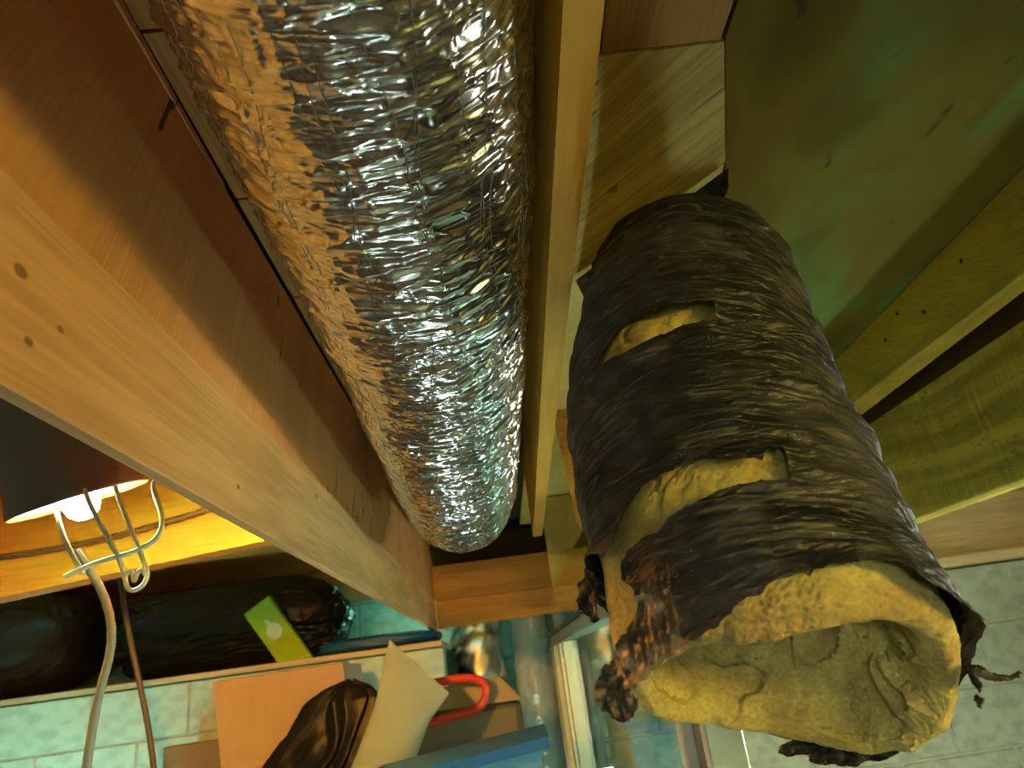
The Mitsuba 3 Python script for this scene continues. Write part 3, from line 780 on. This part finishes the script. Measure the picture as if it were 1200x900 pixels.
add("carton", tilt(box(-0.062, 0.062, -0.022, 0.022, -0.165, 0.165, 0.003)), "green_card", parent=gb)
blob = shapely.unary_union([shapely.affinity.scale(Point(0, 0.03).buffer(0.032, 24), 1.0, 1.15), shapely.affinity.rotate(shapely.affinity.scale(Point(-0.004, 0.078).buffer(0.013, 16), 0.7, 1.1), 20)])
pr = prism(blob, 0, 0.0012)
pr = rot(pr, 90, [1, 0, 0], [0, 0, 0])
pr.apply_translation([0, -0.0218, 0])
add("printed_emblem", tilt(pr), "pale_print", parent=gb, label="pale round emblem")
add("blue_tarp", bag((-0.80, 3.22, LEDGE + 0.002), (-0.27, 3.56, 0.215), 91, 0.12, (120, 60), 3.5), "blue_plastic", smooth=True, label="folded dark blue tarp on the ledge under the end of the pine beam", category="tarp")

# ------------------------------------------------------------------ stored things below, standing on a work table
TABLE = -0.50
tb = thing("storage_table", "wooden storage table under the boxes, below the ledge", "table")
add("table_top", box(-1.5, 0.12, 1.70, 3.15, TABLE - 0.03, TABLE, 0.003), "pale_board", parent=tb)
for x in (-1.45, 0.05):
    for y in (1.76, 3.09):
        add("leg", box(x - 0.03, x + 0.03, y - 0.03, y + 0.03, FLOOR, TABLE - 0.03), "pale_board", parent=tb)
cb = thing("cardboard_box", "tall plain tan cardboard box behind the black sack", "box")
add("carton", slab8([(-0.915, 2.62, TABLE + 0.001), (-0.50, 2.66, TABLE + 0.001), (-0.50, 3.0, TABLE + 0.001), (-0.915, 2.96, TABLE + 0.001)],
                    [(-0.99, 2.62, 0.088), (-0.56, 2.66, 0.096), (-0.56, 3.0, 0.096), (-0.98, 2.96, 0.088)]), "card", parent=cb)
add("flap", slab8([(-0.985, 2.615, 0.089), (-0.565, 2.655, 0.097), (-0.565, 2.80, 0.097), (-0.98, 2.78, 0.089)],
                  [(-0.985, 2.615, 0.092), (-0.565, 2.655, 0.100), (-0.565, 2.80, 0.104), (-0.98, 2.78, 0.096)]), "card", parent=cb)
add("cardboard_box", box(-1.33, -1.0, 3.04, 3.13, TABLE + 0.001, -0.105, 0.004), "dark_card", label="small brown cardboard box left of the tall tan one", category="box")


def sack():
    n, m = 120, 160
    z = np.linspace(0, 1, n)
    a = np.arange(m) / m * 2 * np.pi
    Zz, Aa = np.meshgrid(z, a, indexing="ij")
    w = np.interp(z, [0, 0.04, 0.3, 0.7, 0.9, 0.96, 1.0], [0.02, 0.19, 0.22, 0.155, 0.11, 0.07, 0.01])[:, None]
    cx = np.interp(z, [0, 0.5, 1], [-0.71, -0.62, -0.505])[:, None]
    zz = TABLE + 0.002 + Zz * 0.53
    q = np.stack([np.cos(Aa), np.sin(Aa), Zz * 2], -1)
    f = 0.26 * (tri(Aa / (2 * np.pi) * 13 + 1.8 * meshkit.noise(np.stack([np.cos(Aa) * 1.5, np.sin(Aa) * 1.5, Zz * 3], -1), 3)) - 0.5) + 0.25 * (meshkit.fbm(q * 2.2, 3, 6) - 0.5)
    w2 = w * (1 + f)
    p = np.stack([cx + w2 * np.cos(Aa), 2.515 + 0.42 * w2 * np.sin(Aa) + 0 * Zz, zz + 0.04 * (meshkit.fbm(q * 2, 2, 9) - 0.5) * np.minimum(1, Zz * 8)], -1)
    return (p.reshape(-1, 3), grid_faces(n, m))


add("black_sack", sack(), "sack_film", smooth=True, label="gathered black plastic sack standing in front of the tall tan cardboard box", category="bag")


def sleeve():
    """An upright sleeve of clear film, flattened and cut slanting at the top."""
    n, m = 80, 96
    z = np.linspace(0, 1, n)
    a = np.arange(m) / m * 2 * np.pi
    Zz, Aa = np.meshgrid(z, a, indexing="ij")
    B0, B1 = np.array([-0.52, 2.30, TABLE + 0.002]), np.array([-0.262, 2.35, 0.045])
    c = B0 + (B1 - B0) * Zz[..., None]
    half = np.interp(z, [0, 0.55, 0.8, 1], [0.105, 0.085, 0.085, 0.092])[:, None]
    flat = np.interp(z, [0, 0.6, 0.85, 1], [0.9, 0.8, 0.35, 0.06])[:, None]
    x = half * np.cos(Aa)
    y = half * flat * np.sin(Aa) + 0.004 * (meshkit.fbm(np.stack([np.cos(Aa) * 2, np.sin(Aa) * 2, Zz * 5], -1), 3, 4) - 0.5)
    slant = 0.055 * -np.cos(Aa) * np.clip((Zz - 0.75) / 0.25, 0, 1)
    p = c + np.stack([x * 0.93, y, -x * 0.36 + slant], -1)
    p[..., 2] = np.maximum(p[..., 2], TABLE + 0.002)
    return (p.reshape(-1, 3), grid_faces(n, m))


add("plastic_sleeve", sleeve(), "clear_sleeve", smooth=True, label="cloudy clear plastic sleeve standing on end beside the black sack", category="plastic sleeve")
tc = thing("tool_case", "tan and dark plastic case with a red carrying handle, right of the clear plastic sleeve", "case")
add("case_body", box(-0.33, 0.04, 2.62, 2.86, TABLE + 0.001, -0.10, 0.02), "grey_case", parent=tc)
lid = add("case_lid", slab8([(-0.33, 2.60, -0.098), (0.045, 2.60, -0.098), (0.045, 2.88, -0.098), (-0.33, 2.88, -0.098)], [(-0.30, 2.64, -0.03), (-0.02, 2.64, -0.02), (-0.01, 2.84, -0.02), (-0.30, 2.84, -0.03)]), "tan_plastic", parent=tc)
hw = [(-0.30, 2.58, -0.012), (-0.20, 2.57, -0.008), (-0.115, 2.57, -0.012), (-0.078, 2.57, -0.030), (-0.073, 2.57, -0.068), (-0.095, 2.57, -0.098), (-0.20, 2.57, -0.118), (-0.30, 2.58, -0.122), (-0.325, 2.58, -0.07)]
hp = smooth_path(hw + [hw[0]], 80)[:-1]
add("handle", tube(hp, 0.0145, 12, closed=True), "red_plastic", parent=lid, smooth=True, label="red loop handle")
bb = thing("storage_bin", "dark blue plastic bin with a raised rim at the bottom of the photo", "bin")
TOPZ = -0.19
add("bin_body", slab8([(-0.31, 1.76, TABLE + 0.001), (0.03, 1.80, TABLE + 0.001), (0.04, 2.12, TABLE + 0.001), (-0.30, 2.08, TABLE + 0.001)], [(-0.34, 1.74, -0.215), (0.06, 1.79, -0.175), (0.07, 2.15, -0.175), (-0.33, 2.11, -0.215)]), "pale_blue", parent=bb)
add("rim", slab8([(-0.365, 1.725, -0.214), (0.080, 1.775, -0.174), (0.090, 2.165, -0.174), (-0.35, 2.125, -0.214)], [(-0.365, 1.725, -0.190), (0.080, 1.775, -0.150), (0.090, 2.165, -0.150), (-0.35, 2.125, -0.190)]), "blue_plastic", parent=bb)

# ------------------------------------------------------------------ wrapped pipes behind the header, glass partition


def wrapped_pipe(x, y, r, z0, z1, seed):
    n, m = 140, 64
    z = np.linspace(0, 1, n)
    aa = np.arange(m) / m * 2 * np.pi
    Zz, Aa = np.meshgrid(z, aa, indexing="ij")
    q = np.stack([np.cos(Aa), np.sin(Aa), Zz * 14], -1)
    rr = r * (1 + 0.30 * (meshkit.fbm(q * 1.9, 4, seed) - 0.5) + 0.10 * (tri(Zz * 26 + 2 * meshkit.noise(q, seed)) - 0.5))
    p = np.stack([x + rr * np.cos(Aa), y + rr * np.sin(Aa), z0 + (z1 - z0) * Zz], -1)
    return (p.reshape(-1, 3), grid_faces(n, m))


add("wrapped_pipe", wrapped_pipe(-0.125, 3.80, 0.125, FLOOR, 0.655, 3), "pipe_foil", smooth=True, label="left of two film-wrapped vertical pipes seen below the header boards", category="pipe")
add("wrapped_pipe", wrapped_pipe(0.15, 3.82, 0.095, FLOOR, 0.655, 7), "frosted_film", smooth=True, label="right of two film-wrapped vertical pipes below the header boards, beside the partition", category="pipe")
gp = thing("glass_partition", "framed glass partition with a teal tint standing behind the torn duct", "partition")
XG = 0.19
add("top_rail", box(XG - 0.02, XG + 0.03, 0.70, 2.66, 0.055, 0.086, 0.003), "frame_paint", parent=gp)
add("rail_bead", box(XG - 0.026, XG - 0.018, 0.70, 2.66, 0.088, 0.096, 0.001), "socket_black", parent=gp)
add("post", box(XG - 0.024, XG + 0.03, 2.52, 2.66, FLOOR, 0.055, 0.003), "frame_paint", parent=gp)
for y0, y1 in ((2.28, 2.31), (2.13, 2.155), (0.79, 0.812), (0.692, 0.71)):
    add("stile", box(XG - 0.022, XG + 0.012, y0, y1, FLOOR, 0.054, 0.002), "aluminium", parent=gp)
add("stile_groove", box(XG - 0.01, XG + 0.012, 0.712, 0.788, FLOOR, 0.054, 0.001), "socket_black", parent=gp)
for y0, y1 in ((0.813, 1.26), (1.262, 2.128)):
    add("pane", ([(XG, y0, FLOOR), (XG, y1, FLOOR), (XG, y1, 0.054), (XG, y0, 0.054)], [[0, 1, 2, 3]]), "pane_glass", parent=gp)
add("transom_pane", ([(XG, 0.75, 0.097), (XG, 2.66, 0.097), (XG, 2.66, 0.24), (XG, 0.75, 0.24)], [[0, 1, 2, 3]]), "pane_glass", parent=gp)

# ------------------------------------------------------------------ room tubes behind the viewer, and added fill tubes, all out of view


def unseen_tube_light(p0, p1, color, label, shade=0.15, stand=False, face=(0, 0, -1)):
    """A tube with end sockets and a reflector behind it, hung from the ceiling, on a stand, or lying (stand=None)."""
    k = thing("unseen_tube_light", label, "light")
    p0, p1, f = np.asarray(p0, float), np.asarray(p1, float), np.asarray(face, float)
    d = (p1 - p0) / np.linalg.norm(p1 - p0)
    f = f - d * (f @ d)
    f /= np.linalg.norm(f)
    sd = np.cross(d, f)
    add("housing", hull([p + sg * w * sd - f * h for p in (p0 - 0.03 * d, p1 + 0.03 * d) for sg in (-1, 1) for h, w in ((0.035, shade), (0.085, 0.03))]), "lamp_body", parent=k)
    for p in (p0, p1):
        add("end_socket", box(p[0] - 0.02, p[0] + 0.02, p[1] - 0.02, p[1] + 0.02, p[2] - 0.02, p[2] + 0.05), "lamp_body", parent=k)
    for t in (0.15, 0.85):
        q = p0 + t * (p1 - p0)
        if stand is None:
            continue
        if stand:
            add("stand_leg", tube([[q[0], q[1], FLOOR], [q[0], q[1], FLOOR + 0.1], q + [0.0, 0.0, -0.03]], 0.008, 6), "zinc_wire", parent=k)
        else:
            add("hanger", tube([q + [0, 0, 0.08], q + [0, 0, 0.2], [q[0], q[1], 0.72]], 0.004, 6), "zinc_wire", parent=k)
    e = add("tube", tube(np.linspace(p0, p1, 4), 0.019, 14), "lamp_body", parent=k, smooth=40)
    scene[e]["emitter"] = {"type": "area", "radiance": rgb(*color)}


unseen_tube_light((-0.22, -2.1, -0.08), (-0.21, -1.0, -0.08), TUBE_LEFT, "yellowish white tube light straight behind the viewer")
unseen_tube_light((0.7, -0.95, 0.10), (1.9, -0.85, 0.10), TUBE_RIGHT, "yellowish tube light behind the viewer at right")
unseen_tube_light((1.86, 0.7, -0.15), (1.90, 1.9, -0.15), FILL_SIDE, "added white fill tube hanging at right with its reflector to the block wall", 0.25, False, (-0.86, -0.5, 0.0))
unseen_tube_light((1.15, 0.9, -1.0), (1.2, 2.1, -1.0), FILL_AHEAD, "added cool green fill tube on a stand right of the glass partition",  0.05, True, (-0.4, 0, 1))
unseen_tube_light((-0.45, 3.02, TABLE + 0.09), (0.08, 3.02, TABLE + 0.09), FILL_TABLE, "added cool green fill tube lying at the back of the storage table",  0.035, None, (0, 0, 1))
unseen_tube_light((-2.2, 2.45, -0.72), (-1.5, 2.7, -0.72), FILL_LOW, "added cool green fill tube on a stand at left, facing the low block wall", 0.10, True, (0.2, 1, 0.35))
unseen_tube_light((-0.10, 1.15, -0.95), (-0.05, 1.90, -0.95), FILL_BENCH, "added cool green fill tube on a stand under the foil duct", 0.05, True, (0, 0, 1))
unseen_tube_light((-0.58, 3.95, 0.46), (-0.32, 3.95, 0.46), FILL_CRAWL, "small added cool green fill tube in the crawl space behind the header boards", 0.07)
